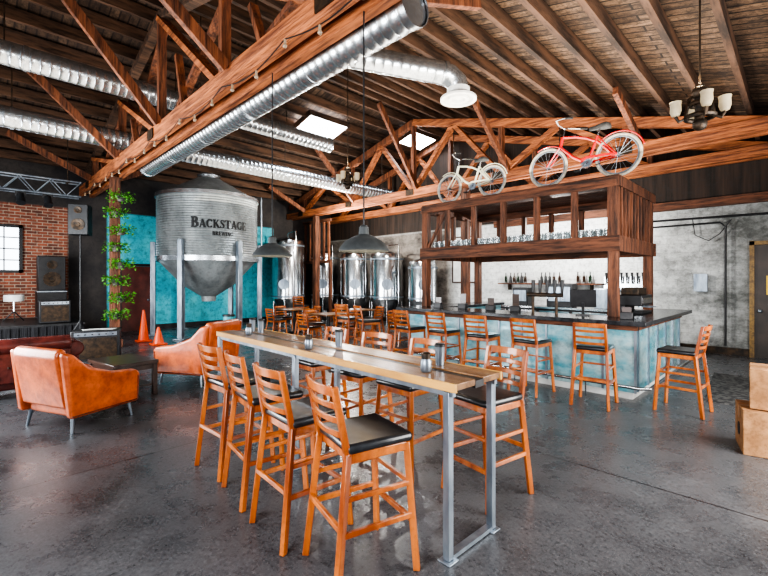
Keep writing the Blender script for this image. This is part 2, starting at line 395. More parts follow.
def truss(Y, label, style):
    t = thing('roof_truss', label, 'truss', (-7.5, Y, 4.2), group='timber roof trusses')
    ox, oz = -7.5, 4.2
    L = lambda X, z, y=0: (X - ox, y, z - oz)
    for s in (-.13, .13):
        part(B().beam(L(XL + .05, 4.33, s), L(XR - .1, 4.33, s), .11, .28 if style == 'near' else .23), 'bottom_chord', M['truss'], t, bevel=.008)
    dk = M['joist'] if style == 'near' else M['truss']
    off = .30 if style == 'near' else .38
    tz = lambda X: roof(X) - off
    hh = .16 if style == 'near' else .2
    part(B().beam(L(XL + .05, tz(XL) + .02), L(-8.5, tz(-8.5)), .16, hh), 'top_chord', M['trussd'] if style != 'near' else dk, t, bevel=.008)
    part(B().beam(L(-8.5, tz(-8.5)), L(XR - .1, tz(XR) + .02), .16, hh), 'top_chord', dk, t, bevel=.008)
    if style == 'near':
        nodes = [-14.2, -11.3, -8.5, -5.8, -3.2]
        for k, X in enumerate(nodes):
            part(B().beam(L(X, 4.4), L(X, tz(X)), .12, .14, up=(0, 1, 0)), 'web_post', M['trussd'], t, bevel=.006)
            part(B().beam(L(X + .35, 4.42, .2), L(X + .35, roof(X + .35) - .3, 1.9), .09, .16), 'sway_brace', M['trussd'], t, bevel=.006)
            part(B().beam(L(X + .5, 4.42, -.2), L(X + .5, roof(X + .5) - .3, -1.9), .09, .16), 'sway_brace', M['trussd'], t, bevel=.006)
            if k < len(nodes) - 1:
                X2 = nodes[k + 1]
                part(B().beam(L(X, tz(X) - .05), L(X2, 4.4), .1, .2, up=(0, 1, 0)), 'web_brace', M['truss'], t, bevel=.006)
                Xm = X + (X2 - X) * .45
                part(B().beam(L(Xm, 4.4), L(Xm - .35, 4.4 + (tz(X) - 4.4) * .52), .08, .12, up=(0, 1, 0)), 'web_strut', M['trussd'], t, bevel=.006)
                part(B().beam(L(X + .1, 4.45, .1), L(X2 - .1, tz(X2) - .1, .1), .07, .13, up=(0, 1, 0)), 'cross_brace', M['trussd'], t, bevel=.006)
    else:
        nodes = [-14.4, -12.9, -11.4, -9.9, -8.5, -7.0, -5.5, -4.0, -2.6]
        for k, X in enumerate(nodes):
            if k % 2 == 0:
                part(B().beam(L(X, 4.4), L(X, tz(X)), .12, .14, up=(0, 1, 0)), 'web_post', M['trussd'], t, bevel=.006)
                if style == 'mid':
                    part(B().beam(L(X + .3, 4.42, -.2), L(X + .3, roof(X + .3) - .3, -1.8), .09, .15), 'sway_brace', M['trussd'], t, bevel=.006)
            if k < len(nodes) - 1:
                X2 = nodes[k + 1]
                if k % 2 == 0: a, c = L(X, 4.4), L(X2, tz(X2) - .05)
                else: a, c = L(X, tz(X) - .05), L(X2, 4.4)
                part(B().beam(a, c, .12, .17, up=(0, 1, 0)), 'web_brace', M['truss'], t, bevel=.006)
        for X in nodes[1::2]:
            part(B().cyl(L(X, 4.2), L(X, tz(X)), .012, seg=6), 'tie_rod', M['iron'], t)
    if style != 'far':
        for X in nodes[::2]:
            for s in (-.2, .2):
                part(B().box(L(X, 4.34, s), (.3, .02, .18)), 'bolt_plate', M['iron'], t)
    return t
truss(2.6, 'rough red-brown timber truss with diagonal braces beside the duct', 'near')
truss(9.8, 'rough red-brown timber truss spanning behind the bar', 'mid')
truss(11.72, 'rough timber truss set close to the back gable wall', 'far')
for (X, Y, lab) in ((-12.0, 2.6, 'square timber post carrying the truss, hung with plants'), (-13.6, 9.8, 'square timber post beside the brewing tanks'), (-6.6, 9.8, 'square timber post near the back of the bar')):
    solo(B().box((0, 0, 2.1), (.2, .2, 4.2)).box((0, 0, .1), (.3, .3, .2)), 'timber_post', M['beam'], lab, 'post', (X, Y, 0), bevel=.01)

# ------------------------------------------------------------------ ducts
def duct(a, b, r, label, hang=True, n=2):
    a = Vector(a); b = Vector(b)
    t = thing('air_duct', label, 'duct', a)
    bb = B(); m, L, _, _ = bb.frame((0, 0, 0), b - a)
    prof = []; z = 0; stp = .13
    while z < L:
        prof += [(r, z), (r, min(L, z + stp - .022)), (r * 1.028, min(L, z + stp - .011))]; z += stp
    prof.append((r, L))
    prof = [(r * .85, 0)] + prof + [(r * .85, L)]
    bb.lathe(prof, 36, m, caps=(True, True))
    part(bb, 'duct_shell', M['galv'], t)
    d = b - a
    k = int(L // 1.5)
    for i in range(k + 1):
        p = d * (i / max(k, 1)) if k else d * .5
        mm = m.copy(); mm.translation = p
        part(B().lathe([(r * 1.0, -.03), (r * 1.06, -.03), (r * 1.06, .03), (r * 1.0, .03)], 32, mm), 'duct_collar', M['galv'], t)
    if hang:
        for i in range(n):
            p = a + d * ((i + .5) / n)
            top = roof(p.x) - .1
            part(B().cyl(p - a + Vector((0, 0, r * .9)), Vector((p.x, p.y, top)) - a, .01, seg=6), 'hanger_rod', M['iron'], t)
    return t
duct((-10.9, 3.05, 4.3), (-2.65, 3.05, 4.3), .19, 'long spiral galvanised air duct running along the truss', n=4)
duct((-11, -.9, 4.85), (-11, 11.4, 4.85), .21, 'large galvanised air duct crossing above the silo', n=4)
duct((-9.4, -.9, 5.45), (-9.4, 7.2, 5.45), .2, 'large galvanised air duct hung high under the roof', n=3)
t = duct((-4.55, 3.3, 4.72), (-3.75, 5.0, 4.72), .16, 'short branch duct ending in a round ceiling diffuser', n=1)
q = Vector((-3.75, 5.0, 4.72)) - Vector((-4.55, 3.3, 4.72))
part(B().tube([q - Vector((.05, .1, 0)), q + Vector((.04, .09, -.02)), q + Vector((.09, .2, -.1)), q + Vector((.1, .23, -.25))], .16, 20), 'duct_elbow', M['galv'], t)
mm = Matrix.Translation(q + Vector((.1, .23, -.36)))
part(B().lathe([(.17, .17), (.17, .1), (.27, .03), (.27, .0), (.22, .0), (.22, .03), (.15, .05), (.15, .0), (.1, .0), (.1, .04), (.03, .02)], 28, mm, caps=(False, True)), 'diffuser', M['white'], t)

# ------------------------------------------------------------------ stool
def seatmaker(name, label, H, loc, rz, group, cat):
    t = thing(name, label, cat, loc, rz, group)
    T = H + .34
    fr = B()
    fr.box((0, .185, H - .05), (.36, .022, .05)).box((0, -.17, H - .05), (.36, .022, .05))
    fr.box((-.19, 0, H - .05), (.022, .36, .05)).box((.19, 0, H - .05), (.022, .36, .05))
    part(fr, 'seat_frame', M['orange'], t, bevel=.004)
    b = B(); b.box((0, .01, H), (.43, .42, .055))
    part(b, 'seat', M['seat'], t, bevel=.024, seg=3, label='black padded vinyl seat')
    for sx in (-1, 1):
        part(B().beam((sx * .23, .23, 0), (sx * .19, .185, H - .025), .034, .038), 'leg', M['orange'], t, bevel=.005)
        b = B()
        b.beam((sx * .225, -.27, 0), (sx * .19, -.19, H - .02), .034, .04)
        b.beam((sx * .19, -.19, H - .04), (sx * .185, -.265, T), .034, .036)
        part(b, 'leg', M['orange'], t, bevel=.005, label='back leg rising into the backrest post')
    b = B()
    n = 4
    for k in range(n):
        z = H + .075 + k * (T - H - .1) / (n - 1)
        y = -.195 - (z - H) * .22
        b.slat(-.18, .18, y, z, .034 if k < n - 1 else .055, .014, .035, .2)
    part(b, 'backrest', M['orange'], t, bevel=.003, label='curved wooden ladder back')
    b = B()
    if H > .6:
        b.box((0, .215, .28), (.40, .022, .032))
        b.box((0, -.245, .36), (.40, .022, .03))
        for sx in (-1, 1):
            b.beam((sx * .215, .21, .32), (sx * .21, -.24, .32), .022, .03)
            b.beam((sx * .205, .20, .50), (sx * .20, -.22, .50), .02, .026)
        b.box((0, .20, .50), (.37, .02, .026))
    else:
        for sx in (-1, 1): b.beam((sx * .215, .21, .2), (sx * .21, -.24, .2), .02, .026)
    part(b, 'stretcher', M['orange'], t, bevel=.003)
    return t
lab = 'honey-stained ladder-back bar stool with black padded seat at the tall table'
st = seatmaker('bar_stool', lab, .76, (-1.84, 1.66, 0), radians(-14), 'stools around the tall table', 'bar stool')
for (X, Y, r) in ((-2.42, 1.64, -4), (-3.02, 1.70, -8), (-3.62, 1.74, 2)):
    clone(st, (X, Y, 0), radians(r))
for (X, Y, r) in ((-1.76, 2.88, 170), (-2.48, 2.80, 180), (-3.14, 2.80, 184), (-3.85, 2.80, 178)):
    clone(st, (X, Y, 0), radians(r))
lab2 = 'honey-stained ladder-back bar stool with black padded seat facing the bar'
for (X, Y, r) in ((-1.98, 5.98, 6), (-2.85, 5.96, -4), (-3.7, 5.98, 3), (-4.5, 6.0, 0), (-5.25, 5.95, -5), (-1.09, 6.44, 86)):
    o = clone(st, (X, Y, 0), radians(r), lab2); o['group'] = 'stools along the bar'

# tall table
TT = thing('tall_communal_table', 'long narrow bar-height table with plank top and grey steel legs', 'table', (-1.42, 2.0, 0), radians(-1.5))
for y in (.105, .385):
    part(B().box((-1.72, y, 1.035), (3.45, .19, .04)), 'table_top', M['top'], TT, bevel=.004)
part(B().box((-1.72, .245, 1.022), (3.45, .09, .045)), 'centre_channel', M['black'], TT)
for y in (.0, .49):
    part(B().box((-1.72, y, 1.031), (3.46, .02, .052)), 'edge_strip', M['edge'], TT, bevel=.003, label='pale wooden edging strip')
for yy in (.02, .47): part(B().box((-1.72, yy, .988), (3.40, .03, .03)), 'under_rail', M['steel'], TT)
for xx in (-.06, -1.75, -3.4):
    for yy in (.015, .475):
        part(B().box((xx, yy, .505), (.045, .045, .99)).box((xx, yy, .004), (.09, .09, .008)), 'leg', M['steel'], TT, bevel=.003)
    part(B().box((xx, .245, .02), (.05, .43, .025)), 'foot_bar', M['steel'], TT)
def jar(x, y, lab):
    j = thing('condiment_jar', lab, 'jar', (x, y, 1.057), group='jars on the tall table')
    part(B().lathe([(.03, 0), (.036, .01), (.036, .07), (.028, .085)], 16, None, (True, True)), 'jar_body', M['steel'], j)
    part(B().lathe([(.03, .086), (.031, .12), (.02, .128)], 16, None, (True, True)), 'jar_lid', M['iron'], j)
    return j
j = jar(-1.75, 2.14, 'small steel shaker with a dark lid on the tall table')
for X, Y in ((-3.05, 2.12), (-4.3, 2.2)): clone(j, (X, Y, 1.057))
for X, Y in ((-2.98, 2.40), (-4.6, 2.40), (-1.82, 2.38), (-4.4, 2.40)):
    k = thing('drink_tumbler', 'dark metal tumbler on the tall table', 'tumbler', (X, Y, 1.057), group='tumblers on the tall table')
    part(B().lathe([(.03, 0), (.036, .12), (.038, .13)], 16, None, (True, True)), 'tumbler_body', M['steel'], k)
    part(B().lathe([(.039, .131), (.039, .145), (.03, .155)], 16, None, (True, True)), 'tumbler_lid', M['black'], k)

# pendants
def pendant(X, Y, zb, sc):
    p = thing('pendant_lamp', 'dark grey metal dome pendant lamp hanging over the tall table', 'lamp', (X, Y, zb), group='pendants over the tall table')
    part(B().lathe([(.235 * sc, .0), (.24 * sc, .012), (.225 * sc, .04), (.18 * sc, .095), (.11 * sc, .135), (.05 * sc, .16), (.045 * sc, .23), (.02, .25)], 32, None, (False, True)), 'lamp_shade', M['lampgrey'], p)
    part(B().sph((0, 0, .07), .04), 'bulb', M['glow'], p)
    part(B().cyl((0, 0, .24), (0, 0, 4.2 - zb), .008, seg=8), 'hanging_rod', M['black'], p)
pendant(-2.93, 2.66, 1.93, 1.0); pendant(-4.6, 2.66, 1.95, 1.0)

def chandelier(X, Y, z, lab):
    c = thing('chandelier', lab, 'chandelier', (X, Y, z), group='rustic chandeliers')
    part(B().cyl((0, 0, .3), (0, 0, roof(X) - z - .05), .010, seg=8), 'hanging_rod', M['iron'], c)
    b = B().ring((0, 0, 0), .13, .024, 'Z', 24).ring((0, 0, .14), .09, .02, 'Z', 20).cyl((0, 0, -.08), (0, 0, .34), .045).sph((0, 0, -.08), .07).sph((0, 0, .26), .08)
    for k in range(4):
        a = k * pi / 2 + .4
        b.tube([(.02 * cos(a), .02 * sin(a), .26), (.10 * cos(a), .10 * sin(a), .2), (.13 * cos(a), .13 * sin(a), 0), (.19 * cos(a), .19 * sin(a), -.03), (.22 * cos(a), .22 * sin(a), .03)], .018, 6)
    part(b, 'iron_frame', M['iron'], c)
    for k in range(4):
        a = k * pi / 2 + .4; q = Matrix.Translation((.22 * cos(a), .22 * sin(a), .03))
        part(B().lathe([(.0, 0), (.04, .01), (.056, .06), (.052, .13), (.060, .16), (.056, .16), (.046, .06), (.0, .02)], 14, q), 'lamp_shade', M['shade'], c)
chandelier(-.78, 5.6, 3.42, 'compact iron chandelier with cream glass shades near the bar end')
chandelier(-6.9, 5.8, 3.75, 'compact iron chandelier with cream glass shades in the room centre')

s = thing('string_lights', 'festoon cable with small bulbs sagging along the truss', 'string lights', (-7.5, 2.36, 4.2))
pts = []; n = 80
for k in range(n + 1):
    u = k / n; pts.append((-7 + 12.2 * u, 0, -.02 - .12 * abs(sin(u * pi * 8))))
part(B().tube(pts, .007, 5), 'cable', M['black'], s)
for k in range(2, n, 4):
    p = pts[k]
    part(B().cyl((p[0], 0, p[2]), (p[0], 0, p[2] - .05), .014, seg=8).sph((p[0], 0, p[2] - .07), .024, 10), 'bulb', M['dimglow'], s)

# ------------------------------------------------------------------ bar
BR = thing('bar_counter', 'U-shaped bar with black stone top and glossy pale teal front', 'bar', (-3.7, 6.5, 0))
o = (-3.7, 6.5)
def lb(b, x0, x1, y0, y1, z0, z1):
    return b.box(((x0 + x1) / 2 - o[0], (y0 + y1) / 2 - o[1], (z0 + z1) / 2), (x1 - x0, y1 - y0, z1 - z0))
b = B(); lb(b, -5.8, -1.62, 6.5, 6.98, .1, 1.04); part(b, 'front_panel', M['barfront'], BR)
b = B(); lb(b, -2.15, -1.62, 6.98, 9.5, .1, 1.04); part(b, 'side_panel', M['barfront'], BR)
b = B(); lb(b, -5.8, -5.35, 6.98, 9.5, .1, 1.04); part(b, 'side_panel', M['barfront'], BR)
b = B(); lb(b, -5.78, -1.66, 6.54, 6.98, 0, .1); lb(b, -2.15, -1.66, 6.98, 9.45, 0, .1); lb(b, -5.78, -5.4, 6.98, 9.45, 0, .1)
part(b, 'plinth', M['white'], BR)
b = B().prism([(-5.95 - o[0], 6.3 - o[1]), (-1.45 - o[0], 6.3 - o[1]), (-1.45 - o[0], 9.6 - o[1]), (-2.2 - o[0], 9.6 - o[1]), (-2.2 - o[0], 7.1 - o[1]),
               (-5.3 - o[0], 7.1 - o[1]), (-5.3 - o[0], 9.6 - o[1]), (-5.95 - o[0], 9.6 - o[1])], 'Z', 1.04, 1.10)
part(b, 'counter_top', M['stone'], BR, bevel=.006)
for k in range(11):
    X = -5.78 + k * .415; b = B(); lb(b, X, X + .03, 6.48, 6.5, .1, .96); part(b, 'panel_batten', M['steel'], BR)
for k in range(6):
    Y = 6.6 + k * .55; b = B(); lb(b, -1.62, -1.60, Y, Y + .03, .1, .96); part(b, 'panel_batten', M['steel'], BR)
b = B(); lb(b, -5.8, -1.60, 6.475, 6.5, .96, 1.04); part(b, 'top_rail', M['beamx'], BR)
b = B(); lb(b, -1.62, -1.595, 6.5, 9.5, .96, 1.04); part(b, 'top_rail', M['beam'], BR)
b = B().tube([(-5.7 - o[0], -.2, .22), (-1.5 - o[0], -.2, .22), (-1.42 - o[0], -.12, .22), (-1.42 - o[0], 2.9, .22)], .022, 10)
for X in (-5.5, -4.4, -3.3, -2.2): b.tube([(X - o[0], -.2, .22), (X - o[0], -.02, .22)], .015, 8).tube([(X - o[0], -.2, .22), (X - o[0], -.2, 0)], .012, 8)
part(b, 'foot_rail', M['stainless'], BR)

# rack over bar
RK = thing('overhead_bar_rack', 'rustic dark timber rack on posts above the bar holding glasses', 'rack', (-3.9, 7.0, 1.1))
o = (-3.9, 7.0)
x0, x1, y0, y1 = -5.78, -1.98, 6.95, 9.1
def rb(a, c, w, h, name, up=(0, 0, 1), mt='beam'):
    part(B().beam((a[0] - o[0], a[1] - o[1], a[2] - 1.1), (c[0] - o[0], c[1] - o[1], c[2] - 1.1), w, h, up), name, M[mt], RK, bevel=.006)
for X in (x0 + .06, x1 - .06):
    for Y in (y0 + .06, y1 - .06):
        rb((X, Y, 1.1), (X, Y, 3.12), .14, .14, 'corner_post')
for Y in (y0 + .0, y1 - .0):
    rb((x0 - .05, Y, 2.22), (x1 + .05, Y, 2.22), .06, .24, 'bottom_beam', mt='beamx'); rb((x0, Y + (.03 if Y == y0 else -.03), 3.16), (x1, Y + (.03 if Y == y0 else -.03), 3.16), .1, .15, 'top_beam', mt='beamx')
for X in (x0, x1):
    rb((X, y0, 2.22), (X, y1, 2.22), .06, .24, 'bottom_beam'); rb((X, y0, 3.16), (X, y1, 3.16), .1, .15, 'top_beam')
for k in range(1, 6):
    X = x0 + k * (x1 - x0) / 6
    for Y in (y0 + .04, y1 - .04): rb((X, Y, 2.28), (X, Y, 3.12), .095, .08, 'stud')
for k in range(1, 4):
    Y = y0 + k * (y1 - y0) / 4
    rb((x0 + .04, Y, 2.28), (x0 + .04, Y, 3.12), .09, .09, 'stud')
for k in range(1, 12):
    Y = y0 + k * (y1 - y0) / 12
    rb((x1 - .02, Y, 2.28), (x1 - .02, Y, 3.12), .03, .11, 'end_slat', up=(1, 0, 0))
rb((x0 + .1, y0 + .04, 2.3), (x0 + .62, y0 + .04, 3.1), .05, .06, 'diagonal_brace')
b = B()
Y = y0 + .16
while Y < y1 - .05:
    b.box(((x0 + x1) / 2 - o[0], Y - o[1], 2.29 - 1.1 - .05), (x1 - x0 - .14, .125, .03)); Y += .135
part(b, 'deck_boards', M['beamx'], RK)
b = B(); Y = y0 + .08
while Y < y1:
    b.box(((x0 + x1) / 2 - o[0], Y - o[1], 3.25 - 1.1), (x1 - x0 + .05, .14, .025)); Y += .145
part(b, 'roof_boards', M['beamx'], RK)
g0 = None
for r in range(3):
    for k in range(26):
        X = -5.58 + k * .137; Y = 7.13 + r * .14
        if g0 is None:
            g0 = solo(B().lathe([(.0, 0), (.036, 0), (.053, .22), (.050, .22), (.034, .01), (.0, .01)], 14), 'pint_glass', M['clearish'],
                      'clear pint glass upright on the overhead rack', 'glass', (X, Y, 2.256), group='pint glasses on the overhead rack')
        else:
            c = g0.copy(); COL.objects.link(c); c.location = (X, Y, 2.256)

# bicycles
def bike(label, loc, rz, sc, frame_m, tyre_m, fender_m):
    t = thing('bicycle', label, 'bicycle', loc, rz, 'vintage bicycles on top of the rack'); t.scale = (sc, sc, sc)
    R = .33; W = 1.08
    for nm, X in (('rear_wheel', 0), ('front_wheel', W)):
        w = bpy.data.objects.new(nm, None); COL.objects.link(w); w.parent = t; w.location = (X, 0, R + .01); w.empty_display_size = .1
        part(B().ring((0, 0, 0), R - .02, .022, 'Y', 40, 8), 'tyre', tyre_m, w)
        part(B().ring((0, 0, 0), R - .052, .012, 'Y', 40, 6), 'rim', M['steel'], w)
        b = B().cyl((0, -.05, 0), (0, .05, 0), .022, seg=10)
        for k in range(20):
            a = 2 * pi * k / 20
            b.tube([(.02 * cos(a), (.03 if k % 2 else -.03), .02 * sin(a)), ((R - .05) * cos(a + .15), 0, (R - .05) * sin(a + .15))], .0026, 4)
        part(b, 'spokes', M['steel'], w)
    z = R + .01
    BB = (.44, 0, .30); ST = (.29, 0, .70); HT = (.83, 0, .80); HB = (.87, 0, .64)
    b = B()
    b.tube([BB, ST], .022, 8); b.tube([HB, (.66, 0, .44), BB], .024, 8)
    b.tube([HT, (.62, 0, .76), (.45, 0, .70), (.28, 0, .60), (.1, 0, .40), (0, .0, z)], .020, 8)
    b.tube([HT, HB], .026, 8)
    for s in (-1, 1):
        b.tube([BB, (.2, s * .05, .32), (0, s * .06, z)], .012, 6)
        b.tube([ST, (.15, s * .05, .52), (0, s * .06, z)], .010, 6)
    part(b, 'bicycle_frame', frame_m, t)
    b = B()
    for s in (-1, 1):
        b.tube([(.872, s * .03, .63), (.92, s * .05, .56), (W, s * .06, z)], .013, 6)
    part(b, 'fork', frame_m, t)
    b = B().tube([(.83, 0, .78), (.80, 0, .93)], .013, 8)
    for s in (-1, 1):
        b.tube([(.80, 0, .93), (.86, s * .10, .98), (.84, s * .24, 1.02), (.70, s * .31, 1.0), (.58, s * .32, .97)], .012, 8)
    part(b, 'handlebar', M['stainless'], t)
    for s in (-1, 1): part(B().tube([(.66, s * .315, .99), (.55, s * .32, .963)], .018, 8), 'grip', M['rubber'], t)
    part(B().tube([ST, (.265, 0, .80)], .013, 8), 'seat_post', M['stainless'], t)
    b = B().prism([(.42, .022), (.42, -.022), (.30, -.05), (.20, -.11), (.12, -.11), (.10, 0), (.12, .11), (.20, .11), (.30, .05)], 'Z', .80, .86)
    part(b, 'saddle', M['rubber'], t, bevel=.02, seg=2)
    part(B().ring((0, 0, z), R + .03, .011, 'Y', 20, 6, 40, 165), 'fender', fender_m, t)
    part(B().ring((W, 0, z), R + .03, .011, 'Y', 20, 6, 60, 165), 'fender', fender_m, t)
    b = B().lathe([(.085, -.004), (.09, -.004), (.09, .004), (.085, .004)], 24, Matrix.Translation((.44, .05, .3)) @ Matrix.Rotation(pi / 2, 4, 'X'))
    b.lathe([(.085, 0), (.02, 0)], 6, Matrix.Translation((.44, .05, .3)) @ Matrix.Rotation(pi / 2, 4, 'X'))
    b.tube([(.44, .06, .3), (.55, .07, .18)], .009, 6).tube([(.44, -.06, .3), (.33, -.07, .42)], .009, 6).tube([(.44, -.07, .3), (.44, .07, .3)], .012, 6)
    part(b, 'crank', M['steel'], t)
    part(B().box((.56, .11, .17), (.08, .09, .02)), 'pedal', M['rubber'], t)
    part(B().box((.32, -.11, .43), (.08, .09, .02)), 'pedal', M['rubber'], t)
    part(B().prism([(0, z + .03), (.1, z + .045), (.44, .40), (.52, .37), (.53, .3), (.44, .36), (0, z + .005)], 'Y', .055, .062), 'chain_guard', fender_m, t)
    part(B().tube([(.44, .05, .21), (.0, .05, z - .04)], .005, 4).tube([(.44, .05, .39), (.0, .05, z + .04)], .005, 4), 'chain', M['iron'], t)
bike('red cruiser bicycle with pale tyres parked on top of the rack', (-2.03, 7.2, 3.2625), radians(180), 1.03, M['red'], M['tyrew'], M['red'])
bike('cream vintage bicycle parked on top of the rack', (-4.25, 7.2, 3.2625), radians(180), .93, M['cream'], M['tyrew'], M['cream'])

# tap tower, machines
tp = thing('beer_tap_tower', 'dark beer tap tower with black handles on the bar', 'beer tap', (-3.05, 6.85, 1.1))
part(B().cyl((-.2, 0, 0), (-.2, 0, .30), .025).cyl((.2, 0, 0), (.2, 0, .30), .025).cyl((-.3, 0, .31), (.3, 0, .31), .035, seg=16), 'tower_pipe', M['iron'], tp)
for k in range(5):
    X = -.25 + k * .125
    h = part(B().cyl((X, .03, .31), (X, .11, .31), .012).cyl((X, .11, .33), (X, .11, .24), .010), 'tap', M['stainless'], tp)
    part(B().cyl((X, .1, .32), (X, .12, .56), .02, .036), 'tap_handle', M['black'], h)
em = thing('espresso_machine', 'compact black and steel espresso machine on the bar side', 'coffee machine', (-2.02, 8.1, 1.1), radians(90))
part(B().box((0, 0, .22), (.65, .36, .18)).box((0, .13, .1), (.6, .1, .2)).box((0, 0, .02), (.65, .36, .04)), 'machine_body', M['black'], em, bevel=.015)
part(B().box((0, -.185, .22), (.6, .01, .09)), 'front_panel', M['stainless'], em)
part(B().box((0, .02, .37), (.5, .26, .12)), 'cup_tray', M['iron'], em, bevel=.01)
for X in (-.12, .12):
    part(B().cyl((X, -.1, .16), (X, -.1, .1), .03).cyl((X, -.1, .12), (X, -.28, .11), .012), 'portafilter', M['steel'], em)
ps = thing('register_screen', 'black point-of-sale screen on a stand on the bar', 'screen', (-2.45, 6.9, 1.1), radians(15))
part(B().box((0, 0, .01), (.2, .16, .02)).beam((0, .03, .02), (0, .0, .2), .04, .03), 'screen_stand', M['black'], ps)
part(B().box((0, 0, .27), (.38, .03, .28), (.2, 0, 0)), 'screen_panel', M['black'], ps, bevel=.006)
for X, Y, h in ((-1.78, 6.7, .12), (-3.6, 6.9, .26), (-4.05, 6.82, .18), (-4.7, 6.88, .24), (-5.2, 6.75, .16)):
    c = thing('bar_caddy', 'small black napkin and menu caddy on the bar top', 'caddy', (X, Y, 1.1), radians(10), 'caddies on the bar top')
    part(B().box((0, 0, .05), (.16, .12, .1)), 'caddy_box', M['black'], c, bevel=.006)
    part(B().box((0, .02, .05 + h / 2), (.12, .012, h)), 'menu_card', M['darkwood'], c)
bb_ = thing('back_bar_cabinet', 'dark back-bar cabinet with steel top against the white wall', 'cabinet', (-4.6, 11.2, 0))
part(B().box((0, 0, .45), (4.4, .6, .9)), 'cabinet_body', M['black'], bb_)
part(B().box((0, -.01, .925), (4.5, .66, .05)), 'cabinet_top', M['stainless'], bb_)
for k in range(5):
    dd = part(B().box((-1.76 + k * .88, -.315, .45), (.8, .03, .8)), 'cabinet_door', M['stainless'], bb_, bevel=.004)
    part(B().box((-1.76 + k * .88 + .32, -.345, .5), (.02, .03, .2)), 'handle', M['black'], dd)
sh = thing('wall_shelf', 'dark timber wall shelf holding bottles behind the bar', 'shelf', (-5.2, 11.85, 1.55))
part(B().box((0, 0, 0), (3.0, .28, .04)), 'shelf_board', M['beamx'], sh)
for X in (-1.2, 0, 1.2): part(B().box((X, .06, -.1), (.04, .16, .18)), 'shelf_bracket', M['iron'], sh)
bt = {}
rx = random.Random(7); X = -6.5
while X < -3.9:
    key = rx.choice(['brown_glass', 'black', 'green_glass', 'black'])
    if key not in bt:
        r0 = thing('liquor_bottle', {'brown_glass': 'brown glass bottle', 'green_glass': 'dark green glass bottle', 'black': 'black glass bottle'}[key] + ' on the wall shelf behind the bar', 'bottle', (X, 11.85, 1.57), group='bottles on the wall shelf')
        part(B().lathe([(.042, 0), (.042, .17), (.014, .22), (.014, .29)], 12, None, (True, True)), 'bottle_body', M[key], r0)
        part(B().lathe([(.016, .291), (.016, .31)], 10, None, (True, True)), 'bottle_cap', M['ink'], r0)
        bt[key] = r0
    else: clone(bt[key], (X, 11.85, 1.57))
    X += rx.choice([.12, .16, .3, .5])
for X, w, h, mn, nm, lab in ((-5.6, .45, .5, 'black', 'drinks_cooler', 'black countertop cooler on the back bar'), (-4.5, .7, .62, 'black', 'coffee_brewer', 'wide black coffee brewer on the back bar'), (-3.4, .5, .5, 'steel', 'ice_bin', 'steel ice bin on the back bar')):
    q = thing(nm, lab, 'appliance', (X, 11.15, .95))
    part(B().box((0, 0, h / 2), (w, .3, h)), 'body', M[mn], q, bevel=.02)
    part(B().box((0, -.16, h * .55), (w * .8, .02, h * .6)), 'front_door', M['steel'], q)
tw = thing('wall_tap_board', 'steel wall tap board with black handles behind the bar', 'beer tap', (-3.2, 11.95, 1.35))
part(B().box((0, 0, .2), (1.0, .05, .4)), 'tap_board', M['stainless'], tw)
for k in range(8):
    h = part(B().cyl((-.42 + k * .12, -.02, .25), (-.42 + k * .12, -.1, .22), .014), 'tap', M['stainless'], tw)
    part(B().cyl((-.42 + k * .12, -.1, .23), (-.42 + k * .12, -.12, .50), .016, .03), 'tap_handle', M['black'], h)
wb = thing('menu_board', 'white menu board on the dark wall beside the tanks', 'board', (-8.05, 11.96, 1.6))
part(B().box((0, 0, .75), (1.0, .03, 1.5)), 'board_panel', M['white'], wb)
part(B().box((0, -.005, 1.52), (1.08, .05, .05)).box((0, -.005, -.02), (1.08, .05, .05)).box((-.52, -.005, .75), (.05, .05, 1.5)).box((.52, -.005, .75), (.05, .05, 1.5)), 'board_frame', M['darkwood'], wb)

# ------------------------------------------------------------------ silo tank
SI = thing('silo_fermenter', 'large corrugated tin grain silo with black lettering and conical bottom', 'tank', (-13.2, 5.4, 0))
R = 1.45
prof = []; z = 2.3
while z < 4.2:
    prof += [(R, z), (R + .018, z + .035)]; z += .07
part(B().lathe(prof + [(R, 4.2)], 64), 'silo_body', M['silo'], SI)
pr = [(R + .03, 4.18)]
for k in range(1, 12): pr.append((R + .03 - (R - .35) * k / 11, 4.18 + .62 * k / 11 + (.012 if k % 2 else 0)))
part(B().lathe(pr + [(.38, 4.8)], 48, None, (True, True)), 'silo_roof', M['silo'], SI)
part(B().lathe([(.3, 4.79), (.3, 4.9), (.34, 4.9), (.34, 4.94), (.05, 4.99)], 24, None, (False, True)), 'hatch', M['galv'], SI)
part(B().lathe([(R, 2.32), (R * .98, 2.25), (.75, 1.5), (.22, 1.15), (.2, 1.0)], 48, None, (False, True)), 'cone_bottom', M['silo'], SI)
part(B().lathe([(R + .0, 2.22), (R + .06, 2.22), (R + .06, 2.36), (R + .0, 2.36)], 64), 'band', M['galv'], SI)
part(B().lathe([(R, 4.12), (R + .05, 4.12), (R + .05, 4.22), (R, 4.22)], 64), 'band', M['galv'], SI)
for k in range(6):
    a = radians(-22 + 60 * k - 28)
    part(B().box(((R + .09) * cos(a), (R + .09) * sin(a), 1.40), (.14, .14, 2.8), (0, 0, a)).box(((R + .09) * cos(a), (R + .09) * sin(a), .02), (.3, .3, .04), (0, 0, a)), 'leg', M['steel'], SI, bevel=.01)
lad = B()
a = radians(60)
for s in (-.2, .2):
    lad.cyl(((R + .14) * cos(a) - s * sin(a), (R + .14) * sin(a) + s * cos(a), .3), ((R + .14) * cos(a) - s * sin(a), (R + .14) * sin(a) + s * cos(a), 4.3), .02, seg=6)
